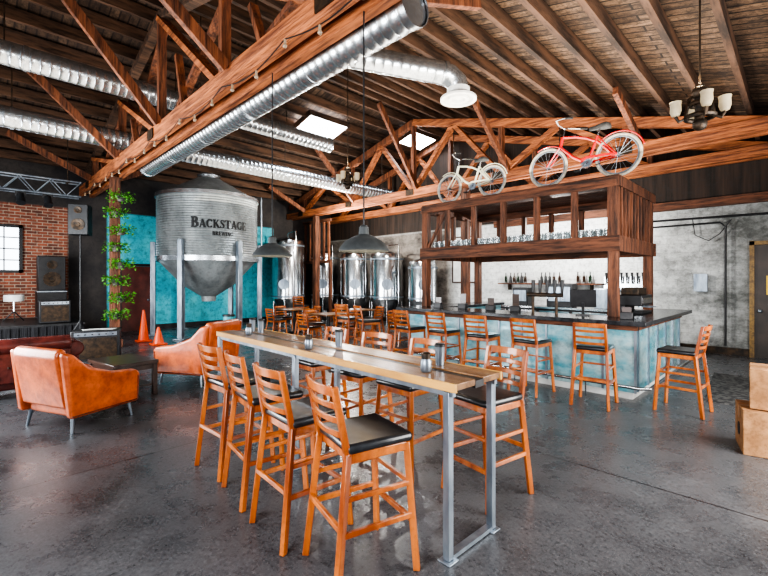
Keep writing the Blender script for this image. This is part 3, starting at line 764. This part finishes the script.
for k in range(13):
    z = .5 + k * .3
    lad.cyl(((R + .14) * cos(a) + .2 * sin(a), (R + .14) * sin(a) - .2 * cos(a), z), ((R + .14) * cos(a) - .2 * sin(a), (R + .14) * sin(a) + .2 * cos(a), z), .014, seg=6)
part(lad, 'ladder', M['steel'], SI)
TH, TN = .23, .11
def arc(cx, cy, rx_, ry, a0, a1, n=14):
    P = []; W = []
    for i in range(n + 1):
        a = radians(a0 + (a1 - a0) * i / n)
        P.append((cx + rx_ * cos(a), cy + ry * sin(a))); W.append(TN + (TH - TN) * abs(cos(a)))
    return (P, W)
def ln(x0, y0, x1, y1, w): return ([(x0, y0), (x1, y1)], [max(w, .085), max(w, .085)])
def sf(x0, x1, y): return ln(x0, y, x1, y, .085)
GL = {
 'B': (.80, [ln(.22, 0, .22, 1, TH), sf(.04, .4, .04), sf(.04, .4, .96), arc(.36, .75, .23, .21, -90, 90), arc(.38, .28, .28, .24, -90, 90), ln(.2, .53, .4, .53, TN)]),
 'A': (.90, [ln(.16, 0, .44, 1, .10), ln(.42, 1, .74, 0, TH), ln(.24, .34, .62, .34, TN), sf(.03, .3, .04), sf(.58, .9, .04)]),
 'C': (.80, [arc(.45, .5, .33, .45, 48, 312, 20), ln(.69, .98, .69, .70, .05), ln(.69, .02, .69, .26, .04)]),
 'K': (.90, [ln(.22, 0, .22, 1, TH), sf(.04, .4, .04), sf(.04, .4, .96), ln(.26, .40, .70, .97, .10), ln(.40, .58, .76, .03, TH), sf(.54, .84, .96), sf(.58, .93, .04)]),
 'S': (.66, [([(.54, .78), (.46, .92), (.32, .95), (.17, .90), (.13, .76), (.22, .62), (.36, .51), (.48, .39), (.51, .24), (.44, .09), (.30, .05), (.15, .09), (.08, .24)], [.09, .09, .10, .14, .18, .21, .23, .21, .18, .14, .10, .09, .09]), ln(.55, .98, .55, .70, .045), ln(.08, .02, .08, .30, .045)]),
 'T': (.80, [ln(.40, 0, .40, 1, TH), ln(.05, .955, .75, .955, .09), ln(.07, .98, .07, .74, .045), ln(.73, .98, .73, .74, .045), sf(.22, .58, .04)]),
 'G': (.88, [arc(.45, .5, .33, .45, 48, 300, 20), ln(.69, .98, .69, .70, .05), ln(.68, .04, .68, .44, .19), sf(.50, .86, .44)]),
 'E': (.74, [ln(.22, 0, .22, 1, TH), ln(.04, .045, .66, .045, .09), ln(.04, .955, .62, .955, .09), ln(.22, .51, .50, .51, .06), ln(.62, .98, .62, .74, .045), ln(.66, .02, .66, .28, .045), ln(.50, .40, .50, .62, .04)]),
 'R': (.85, [ln(.22, 0, .22, 1, TH), sf(.04, .4, .04), sf(.04, .4, .96), arc(.36, .74, .24, .22, -90, 90), ln(.40, .50, .70, .02, .19), sf(.6, .85, .04)]),
 'W': (1.15, [ln(.16, 1, .38, 0, .19), ln(.38, 0, .58, .95, .09), ln(.56, 1, .78, 0, .19), ln(.78, 0, 1.0, 1, .09), sf(.02, .3, .96), sf(.44, .7, .96), sf(.86, 1.12, .96)]),
 'I': (.44, [ln(.22, 0, .22, 1, TH), sf(.04, .4, .04), sf(.04, .4, .96)]),
 'N': (.92, [ln(.2, 0, .2, 1, .10), ln(.2, 1, .72, 0, TH), ln(.72, 0, .72, 1, .10), sf(.04, .34, .96), sf(.04, .34, .04), sf(.58, .88, .96)]),
}
def lettering(txt, caps, zc, ang, parent, first=1.28):
    sizes = [caps * (first if i == 0 else 1) for i in range(len(txt))]
    total = sum(GL[c][0] * s_ * .88 for c, s_ in zip(txt, sizes))
    x = -total / 2; bm = bmesh.new()
    def put(px, py):
        th = ang + px / R
        return bm.verts.new(((R + .028) * cos(th), (R + .028) * sin(th), zc + py))
    for c, s_ in zip(txt, sizes):
        for P, W in GL[c][1]:
            n = len(P); L_, R_ = [], []
            for i in range(n):
                ax, ay = P[max(i - 1, 0)]; bx, by = P[min(i + 1, n - 1)]
                dx, dy = bx - ax, by - ay; l = sqrt(dx * dx + dy * dy) or 1
                nx, ny = -dy / l * W[i] / 2, dx / l * W[i] / 2
                L_.append(put(x + (P[i][0] * .88 + nx) * s_, (P[i][1] + ny) * s_)); R_.append(put(x + (P[i][0] * .88 - nx) * s_, (P[i][1] - ny) * s_))
            for i in range(n - 1): bm.faces.new((L_[i], R_[i], R_[i + 1], L_[i + 1]))
        x += GL[c][0] * s_ * .88
    me = bpy.data.meshes.new('lettering'); bm.to_mesh(me); bm.free(); me.materials.append(M['ink'])
    o_ = bpy.data.objects.new('lettering', me); COL.objects.link(o_); o_.parent = parent
    o_['label'] = 'black painted serif lettering reading ' + txt
av = atan2(-5.4, 13.2) + radians(13)
lettering('BACKSTAGE', .24, 3.14, av, SI)
lettering('BREWING', .115, 2.93, av + radians(2), SI, 1)

def ferm(X, Y, H, r, lab):
    f = thing('steel_fermenter', lab, 'tank', (X, Y, 0), group='stainless brewing tanks')
    part(B().lathe([(r, .95), (r, H - .25), (r * .93, H - .12), (r * .6, H - .02), (.12, H)], 32, None, (True, True)), 'tank_body', M['stainless'], f)
    part(B().lathe([(r, .95), (r * .55, .5), (.06, .38), (.06, .3)], 32, None, (False, True)), 'tank_cone', M['stainless'], f)
    for zz in (1.0, H - .35):
        part(B().lathe([(r + .004, zz), (r + .02, zz), (r + .02, zz + .06), (r + .004, zz + .06)], 32), 'band', M['steel'], f)
    for k in range(4):
        a = pi / 4 + k * pi / 2
        part(B().cyl((r * .9 * cos(a), r * .9 * sin(a), 1.0), (r * .9 * cos(a), r * .9 * sin(a), 0), .04, seg=10), 'leg', M['stainless'], f)
    a = -radians(45)
    part(B().cyl((r * .97 * cos(a), r * .97 * sin(a), 1.5), ((r + .06) * cos(a), (r + .06) * sin(a), 1.5), .2, seg=20), 'manway', M['steel'], f)
    part(B().tube([(0, 0, H - .02), (0, 0, H + .15), (.1, 0, H + .2), (r + .05, -.1, H + .2), (r + .08, -.1, H), (r + .08, -.1, .8)], .022, 8), 'pipe', M['stainless'], f)
for X, Y, H, r in ((-14.2, 8.9, 3.3, .62), (-14.5, 10.9, 2.9, .6), (-12.7, 11.1, 2.8, .62), (-11.0, 11.15, 2.75, .62), (-9.3, 11.2, 2.4, .5)):
    ferm(X, Y, H, r, 'polished stainless steel conical fermenter near the back wall')

# ------------------------------------------------------------------ dining tables + chairs
dt = None; dc = None
for (X, Y) in ((-11.3, 7.3), (-9.7, 8.6), (-9.0, 6.9), (-7.3, 8.5)):
    if dt is None:
        dt = thing('dining_table', 'small square dark-topped dining table with pedestal base', 'table', (X, Y, 0), 0, 'dining tables by the tanks')
        part(B().box((0, 0, .74), (.8, .8, .035)), 'table_top', M['top'], dt, bevel=.005)
        part(B().cyl((0, 0, .03), (0, 0, .72), .035), 'pedestal', M['black'], dt)
        part(B().box((0, 0, .02), (.5, .08, .04)).box((0, 0, .02), (.08, .5, .04)), 'base', M['black'], dt, bevel=.008)
    else: clone(dt, (X, Y, 0))
    for k, (dx, dy, r) in enumerate(((0, -.62, 0), (0, .62, 180), (-.62, 0, -90), (.62, 0, 90))):
        if dc is None:
            dc = seatmaker('dining_chair', 'honey-stained ladder-back dining chair with black seat', .46, (X + dx, Y + dy, 0), radians(r), 'dining chairs by the tanks', 'chair')
        else: clone(dc, (X + dx, Y + dy, 0), radians(r + random.uniform(-8, 8)))
for (X, Y, r) in ((-12.4, 8.3, 30), (-6.8, 6.3, -20), (-7.6, 6.4, 10)):
    o = clone(st, (X, Y, 0), radians(r), 'honey-stained ladder-back bar stool standing in the open floor'); o['group'] = 'loose bar stools'

# ------------------------------------------------------------------ lounge
def armchair(loc, rz, lab, sc=1.0):
    a = thing('armchair', lab, 'armchair', loc, rz, 'orange leather armchairs'); a.scale = (sc, sc, sc)
    part(B().box((0, 0, .24), (.66, .70, .14)), 'seat_base', M['leather'], a, bevel=.03, seg=3)
    part(B().box((0, .06, .38), (.58, .62, .16)), 'seat_cushion', M['leather'], a, bevel=.05, seg=4)
    b = B().prism([(-.26, .26), (-.40, .26), (-.50, .82), (-.47, .89), (-.40, .89), (-.30, .60)], 'X', -.36, .36)
    part(b, 'backrest', M['leather'], a, bevel=.04, seg=4)
    for s in (-1, 1):
        b = B().prism([(-.40, .17), (.36, .17), (.38, .50), (.33, .55), (.05, .58), (-.22, .68), (-.38, .84), (-.48, .86)], 'X', s * .40 - .05, s * .40 + .05)
        part(b, 'armrest', M['leather'], a, bevel=.04, seg=4)
        for yy in (-.32, .30):
            part(B().cyl((s * .34, yy, .18), (s * .37, yy * 1.08, 0), .022, .014), 'leg', M['steel'], a)
        part(B().tube([(s * .452, -.40, .20), (s * .452, .33, .20), (s * .452, .34, .48)], .006, 6), 'piping', M['maroon'], a)
    return a
armchair((-6.05, .98, 0), radians(24), 'orange leather armchair with sloping arms seen from behind', 1.04)
armchair((-7.12, 2.72, 0), radians(122), 'orange leather armchair with sloping arms beside the coffee table', 1.12)
ct = thing('coffee_table', 'dark wood square coffee table with lower shelf', 'coffee table', (-7.0, 1.62, 0), radians(10))
part(B().box((0, 0, .48), (.85, .6, .05)), 'table_top', M['darkwood'], ct, bevel=.006)
part(B().box((0, 0, .15), (.75, .5, .03)), 'lower_shelf', M['darkwood'], ct)
part(B().box((0, .26, .42), (.75, .02, .08)).box((0, -.26, .42), (.75, .02, .08)).box((.38, 0, .42), (.02, .5, .08)).box((-.38, 0, .42), (.02, .5, .08)), 'apron', M['darkwood'], ct)
for sx in (-1, 1):
    for sy in (-1, 1):
        part(B().box((sx * .38, sy * .26, .23), (.06, .06, .46)), 'leg', M['darkwood'], ct, bevel=.004)
so = thing('tufted_sofa', 'dark red-brown tufted leather sofa with rolled arms facing the stage', 'sofa', (-8.2, .12, 0), radians(90)); so.scale = (1.05, 1, 1.08)
part(B().box((0, 0, .22), (1.9, .8, .22)), 'sofa_base', M['maroon'], so, bevel=.03)
for X in (-.45, .45): part(B().box((X, .05, .40), (.86, .66, .16)), 'seat_cushion', M['maroon'], so, bevel=.05, seg=3)
part(B().box((0, -.38, .45), (1.9, .16, .5)).cyl((-.95, -.42, .68), (.95, -.42, .68), .10, seg=20), 'backrest', M['maroon'], so, bevel=.02)
for r in range(3):
    for k in range(9):
        part(B().sph((-.76 + k * .19 + (.09 if r % 2 else 0), -.463, .28 + r * .13), .014, 6), 'tuft_button', M['iron'], so)
for s in (-1, 1):
    part(B().box((s * .98, 0, .36), (.14, .8, .46)).cyl((s * 1.0, -.42, .58), (s * 1.0, .42, .58), .11, seg=20), 'armrest', M['maroon'], so, bevel=.02)
    for yy in (-.34, .34): part(B().cyl((s * .95, yy, .12), (s * .95, yy, 0), .03, .02), 'leg', M['darkwood'], so)

# ------------------------------------------------------------------ stage
SG = thing('stage_platform', 'low black stage platform with cloth skirt by the brick wall', 'stage', (-14.0, .6, 0))
part(B().box((0, 0, .58), (2.7, 3.0, .05)), 'stage_deck', M['black'], SG)
b = B(); n = 60
b.box((1.31, 0, .28), (.02, 2.96, .55))
for k in range(n):
    y = -1.48 + 2.96 * k / n
    b.box((1.33 + .015 * sin(k * 1.9), y + .025, .28), (.04, .052, .55))
b.box((0, 1.48, .28), (2.66, .02, .55)).box((0, -1.48, .28), (2.66, .02, .55)).box((-1.3, 0, .28), (.02, 2.98, .55))
part(b, 'stage_skirt', M['skirt'], SG)
def amp(x, y, z, w, h, d, lab, rz=0, nm='guitar_amplifier', cat='amplifier'):
    a = thing(nm, lab, cat, (x, y, z), rz)
    part(B().box((0, 0, h / 2), (d, w, h)), 'cabinet', M['black'], a, bevel=.015)
    part(B().box((d / 2 + .003, 0, h * .42), (.012, w * .86, h * .68)), 'grille_cloth', M['iron'], a)
    part(B().box((d / 2 + .003, 0, h * .88), (.012, w * .86, h * .12)), 'control_panel', M['steel'], a)
    for i in range(6): part(B().cyl((d / 2 + .008, -w * .35 + i * w * .14, h * .88), (d / 2 + .03, -w * .35 + i * w * .14, h * .88), .014, seg=8), 'knob', M['black'], a)
amp(-13.1, 1.55, .61, .62, .55, .3, 'black guitar amplifier with steel control panel on the stage')
amp(-10.5, 1.95, 0, .85, .62, .5, 'wide black amplifier cabinet standing on the concrete floor', radians(-15))
pap = thing('sheet_papers', 'loose white sheet papers on the amplifier cabinet', 'papers', (-10.5, 1.95, .622), radians(-15))
part(B().box((0, -.1, .003), (.21, .3, .004), (0, 0, .2)).box((.02, .18, .003), (.21, .3, .004), (0, 0, -.3)), 'paper_sheets', M['white'], pap)
def speaker(x, y, z, w, h, d, lab, rz=0):
    a = thing('loudspeaker', lab, 'speaker', (x, y, z), rz)
    part(B().box((0, 0, h / 2), (d, w, h)), 'cabinet', M['black'], a, bevel=.012)
    for zz, r in ((h * .33, w * .34), (h * .75, w * .2)):
        mm = Matrix.Translation((d / 2, 0, zz)) @ Matrix.Rotation(pi / 2, 4, 'Y')
        part(B().lathe([(r, 0), (r, .014), (r * .85, .014), (r * .35, .002), (r * .3, .012)], 20, mm, (False, True)), 'speaker_cone', M['iron'], a)
    return a
rc = thing('equipment_case', 'black equipment case with steel edges standing on the stage', 'case', (-15.0, 1.7, .61))
part(B().box((0, 0, .38), (.5, .65, .75)), 'case_body', M['black'], rc, bevel=.01)
part(B().box((.0, 0, .73), (.52, .67, .03)).box((.0, 0, .02), (.52, .67, .03)), 'case_edge', M['steel'], rc)
speaker(-15.0, 1.7, 1.372, .6, .95, .45, 'black loudspeaker resting on an equipment case', 0)
sp_ = thing('loudspeaker', 'black loudspeaker raised on a tall tripod pole beside the stage', 'speaker', (-12.3, 1.95, 0), radians(-25))
part(B().box((0, 0, 3.1), (.36, .4, .72)), 'cabinet', M['black'], sp_, bevel=.012)
for zz, r in ((2.98, .14), (3.32, .08)):
    part(B().lathe([(r, 0), (r, .014), (r * .85, .014), (r * .35, .002), (r * .3, .012)], 20, Matrix.Translation((.18, 0, zz)) @ Matrix.Rotation(pi / 2, 4, 'Y'), (False, True)), 'speaker_cone', M['iron'], sp_)
part(B().cyl((0, 0, .35), (0, 0, 2.75), .02), 'pole', M['black'], sp_)
for k in range(3):
    a = k * 2 * pi / 3 + .5
    part(B().beam((0, 0, .7), (.38 * cos(a), .38 * sin(a), .01), .025, .02), 'tripod_leg', M['black'], sp_)
mx = thing('mixing_desk', 'small grey mixing desk on a folding stand on stage', 'mixer', (-14.6, .1, .625))
part(B().box((0, 0, .75), (.45, .7, .1), (0, .2, 0)), 'desk_body', M['steel'], mx, bevel=.01)
part(B().beam((-.15, -.3, 0), (.15, -.3, .7), .03, .03).beam((.15, -.3, 0), (-.15, -.3, .7), .03, .03).beam((-.15, .3, 0), (.15, .3, .7), .03, .03).beam((.15, .3, 0), (-.15, .3, .7), .03, .03).beam((0, -.3, .35), (0, .3, .35), .02, .02), 'folding_stand', M['black'], mx)
dr = thing('snare_drum', 'white snare drum on a chrome stand on stage', 'drum', (-14.0, .85, .625))
part(B().cyl((0, 0, .5), (0, 0, .66), .2, seg=24), 'drum_shell', M['white'], dr)
part(B().tube([(0, 0, .5), (0, 0, .25)], .015, 8).tube([(0, 0, .25), (.22, 0, 0)], .012, 6).tube([(0, 0, .25), (-.12, .2, 0)], .012, 6).tube([(0, 0, .25), (-.12, -.2, 0)], .012, 6), 'drum_stand', M['stainless'], dr)
lt = thing('lighting_truss', 'aluminium box truss for stage lights hung from the roof', 'lighting truss', (-13.0, .6, 3.75))
b = B()
for (X, z) in ((-.16, 0), (.16, 0), (-.16, .36), (.16, .36)): b.cyl((X, -1.5, z), (X, 1.45, z), .024, seg=8)
for X in (-.16, .16):
    for k in range(10):
        y = -1.5 + k * .295
        b.cyl((X, y, 0 if k % 2 else .36), (X, y + .295, .36 if k % 2 else 0), .012, seg=6)
part(b, 'truss_frame', M['steel'], lt, label='aluminium truss frame')
for y in (-1.2, 1.2): part(B().cyl((0, y, .3), (0, y, roof(-13) - 3.8), .012, seg=6).box((0, y, .36), (.36, .05, .04)), 'hanger_rod', M['iron'], lt)
for y in (-.2, .3, .8):
    part(B().cyl((.05, y, -.08), (.2, y, -.3), .07, .09, seg=14).box((.08, y, -.05), (.02, .2, .12)), 'stage_light', M['black'], lt)

def plant(X, Y, z, lab, seed):
    p = thing('trailing_plant', lab, 'plant', (X, Y, z), group='hanging plants on the timber post')
    rnd = random.Random(seed)
    part(B().lathe([(.07, 0), (.11, .14), (.12, .15), (.10, .15)], 14, None, (True, True)), 'planter', M['pot'], p)
    part(B().box((-.16, 0, .12), (.12, .04, .02)), 'planter_bracket', M['iron'], p)
    b = B()
    for k in range(210):
        a = rnd.uniform(0, 2 * pi); rr = rnd.uniform(.05, .22)
        zz = .14 + rnd.uniform(-.20, .12) * (.4 + rr * 2.2)
        c = Vector((rr * cos(a) + .04, rr * sin(a) * 1.25, zz))
        if c.x < -.16: c.x = -.14
        L = rnd.uniform(.04, .08)
        m = Euler((rnd.uniform(-1, 1), rnd.uniform(-1, 1), a)).to_matrix()
        vs = [b.bm.verts.new(c + m @ Vector(v)) for v in ((0, 0, 0), (L * .5, L * .35, .01), (L, 0, 0), (L * .5, -L * .35, .01))]
        b.bm.faces.new(vs)
    part(b, 'foliage', M['leaf'], p)
for k in range(8):
    plant(-11.64, 2.6 + (.05 if k % 2 else -.05), .72 + k * .405, 'leafy green trailing plant in a small dark planter on the post', k)

def cone(X, Y, h, lab):
    c = thing('traffic_cone', lab, 'traffic cone', (X, Y, 0), group='traffic cones')
    part(B().box((0, 0, .02), (.34, .34, .04)), 'cone_base', M['cone'], c, bevel=.01)
    part(B().lathe([(.13, .04), (.03, h), (.02, h)], 20, None, (False, True)), 'cone_body', M['cone'], c)
cone(-12.6, 3.4, .85, 'tall orange traffic cone standing by the silo'); cone(-11.7, 3.5, .45, 'small orange traffic cone on the concrete floor')
tc_ = thing('cylindrical_bin', 'slim teal cylindrical bin on the floor near the silo', 'bin', (-9.6, 4.4, 0))
part(B().cyl((0, 0, 0), (0, 0, .8), .13, seg=20), 'bin_body', M['teal'], tc_)
part(B().cyl((0, 0, .8), (0, 0, .84), .14, seg=20), 'bin_lid', M['black'], tc_)

def cbox(x, y, z, w, d, h, rz, lab):
    c = thing('cardboard_box', lab, 'box', (x, y, z), rz, 'stacked cardboard boxes')
    part(B().box((0, 0, h / 2), (w, d, h)), 'box_body', M['card'], c, bevel=.006)
    part(B().box((0, 0, h + .001), (w, .06, .003)).box((w / 2 + .001, 0, h * .85), (.003, .06, h * .3)).box((-w / 2 - .001, 0, h * .85), (.003, .06, h * .3)), 'tape', M['tape'], c)
    part(B().cyl((-w / 2 - .003, .0, h * .45), (-w / 2 + .01, .0, h * .45), h * .15, seg=20), 'printed_mark', M['ink'], c)
    part(B().cyl((0, -d / 2 - .003, h * .5), (0, -d / 2 + .01, h * .5), h * .17, seg=20), 'printed_mark', M['ink'], c)
cbox(-.19, 5.5, 0, .52, .46, .42, radians(12), 'brown cardboard carton on the concrete floor')
cbox(-.13, 5.53, .43, .48, .42, .38, radians(4), 'brown cardboard carton stacked on another')
solo(B().box((0, 0, .006), (.5, 2.3, .012)), 'floor_mat', M['mat'], 'dark ribbed rubber mat on the floor beside the bar', 'mat', (-.78, 8.3, 0), radians(4))
pp = thing('wall_conduit', 'black conduit pipes running along the back wall', 'pipe', (-1.2, 11.93, 0))
part(B().tube([(-1.6, 0, 3.1), (1.6, 0, 3.05)], .025, 8), 'pipe_run', M['black'], pp)
part(B().tube([(-1.6, 0, 2.95), (-.1, 0, 2.95), (0, 0, 2.85), (0, 0, .2)], .02, 8), 'pipe_run', M['black'], pp)
part(B().tube([(-.6, 0, 3.08), (-.55, 0, 2.7), (-.3, 0, 2.55), (-.1, 0, 2.7), (.1, 0, 3.0)], .010, 6), 'loose_cable', M['black'], pp)
part(B().box((-.45, .02, 1.6), (.25, .07, .4)), 'junction_box', M['steel'], pp)
wp = thing('timber_partition', 'open timber stud partition high behind the silo', 'partition', (-13.0, 9.95, 0))
for k in range(6): part(B().box((-1.9 + k * .32, .25, 3.25), (.09, .06, 1.7)), 'stud', M['trussd'], wp)
part(B().box((-1.1, .25, 2.4), (1.9, .08, .12)), 'rail', M['beamx'], wp); part(B().box((-1.1, .25, 4.05), (1.9, .08, .12)), 'rail', M['beamx'], wp)
for X in (-2.0, -.2): part(B().box((X, .25, 1.17), (.1, .1, 2.34)), 'post', M['beam'], wp)

# ------------------------------------------------------------------ lights
def area(name, loc, rot, sx, sy, e, col=(1, 1, 1)):
    l = bpy.data.lights.new(name, 'AREA'); l.shape = 'RECTANGLE'; l.size = sx; l.size_y = sy; l.energy = e; l.color = col
    o = bpy.data.objects.new(name, l); COL.objects.link(o); o.location = loc; o.rotation_euler = rot
def point(loc, e, col, r=.05):
    l = bpy.data.lights.new('lamp_or_fill_light', 'POINT'); l.energy = e; l.color = col; l.shadow_soft_size = r
    o = bpy.data.objects.new('lamp_or_fill_light', l); COL.objects.link(o); o.location = loc
area('open_door_daylight', (-9, -1.6, 1.7), (radians(80), 0, 0), 5, 2.4, 660, (.95, .98, 1))
area('open_door_daylight', (-1.2, -1.8, 2.1), (radians(80), 0, 0), 2.6, 2.2, 270, (.98, .98, 1))
area('side_area_light', (1.6, 5, 1.8), (radians(80), 0, radians(90)), 4, 2.4, 400, (1, .97, .93))  # area light added at the open right side, out of view; no door there
area('ceiling_fill', (-3.0, 6.3, 3.6), (radians(180), 0, 0), 4, 5, 240, (1, .90, .76))  # upward panels added as fill to brighten the roof underside; no fixtures on the trusses
area('ceiling_fill', (-11.5, 7.5, 3.9), (radians(180), 0, 0), 4, 6, 100, (1, .88, .72))
area('ceiling_fill', (-7, 1.0, 3.5), (radians(180), 0, 0), 9, 1.6, 110, (1, .88, .72))
for (p, e) in (((-2.93, 2.66, 1.86), 8), ((-4.6, 2.66, 1.88), 8), ((-.78, 5.6, 3.8), 15), ((-6.9, 5.8, 4.2), 25)):
    point(p, e, (1, .8, .55))
point((-4.3, 10.3, 2.9), 280, (1, .98, .94), .0)  # bare points added as fill for back bar, tanks and dining area; no fixtures
point((-11.5, 9.4, 3.6), 330, (1, .96, .88), .0)
point((-8.2, 8.2, 3.9), 190, (1, .97, .9), .0)
w = bpy.data.worlds.new('world'); bpy.context.scene.world = w; w.use_nodes = True
bg = w.node_tree.nodes['Background']; bg.inputs[0].default_value = (.9, .95, 1, 1); bg.inputs[1].default_value = .34
vs = bpy.context.scene.view_settings
try:
    vs.view_transform = 'AgX'; vs.look = 'AgX - High Contrast'; vs.exposure = .28
except Exception as e:
    print('view', e)

# ------------------------------------------------------------------ camera
cam = bpy.data.cameras.new('camera'); co = bpy.data.objects.new('camera', cam); COL.objects.link(co)
cam.sensor_width = 36; cam.lens = 418 / 768 * 36; cam.shift_y = -8 / 768; cam.clip_start = .05
co.location = (0, 0, 1.66); co.rotation_euler = (radians(90), 0, radians(45))
bpy.context.scene.camera = co
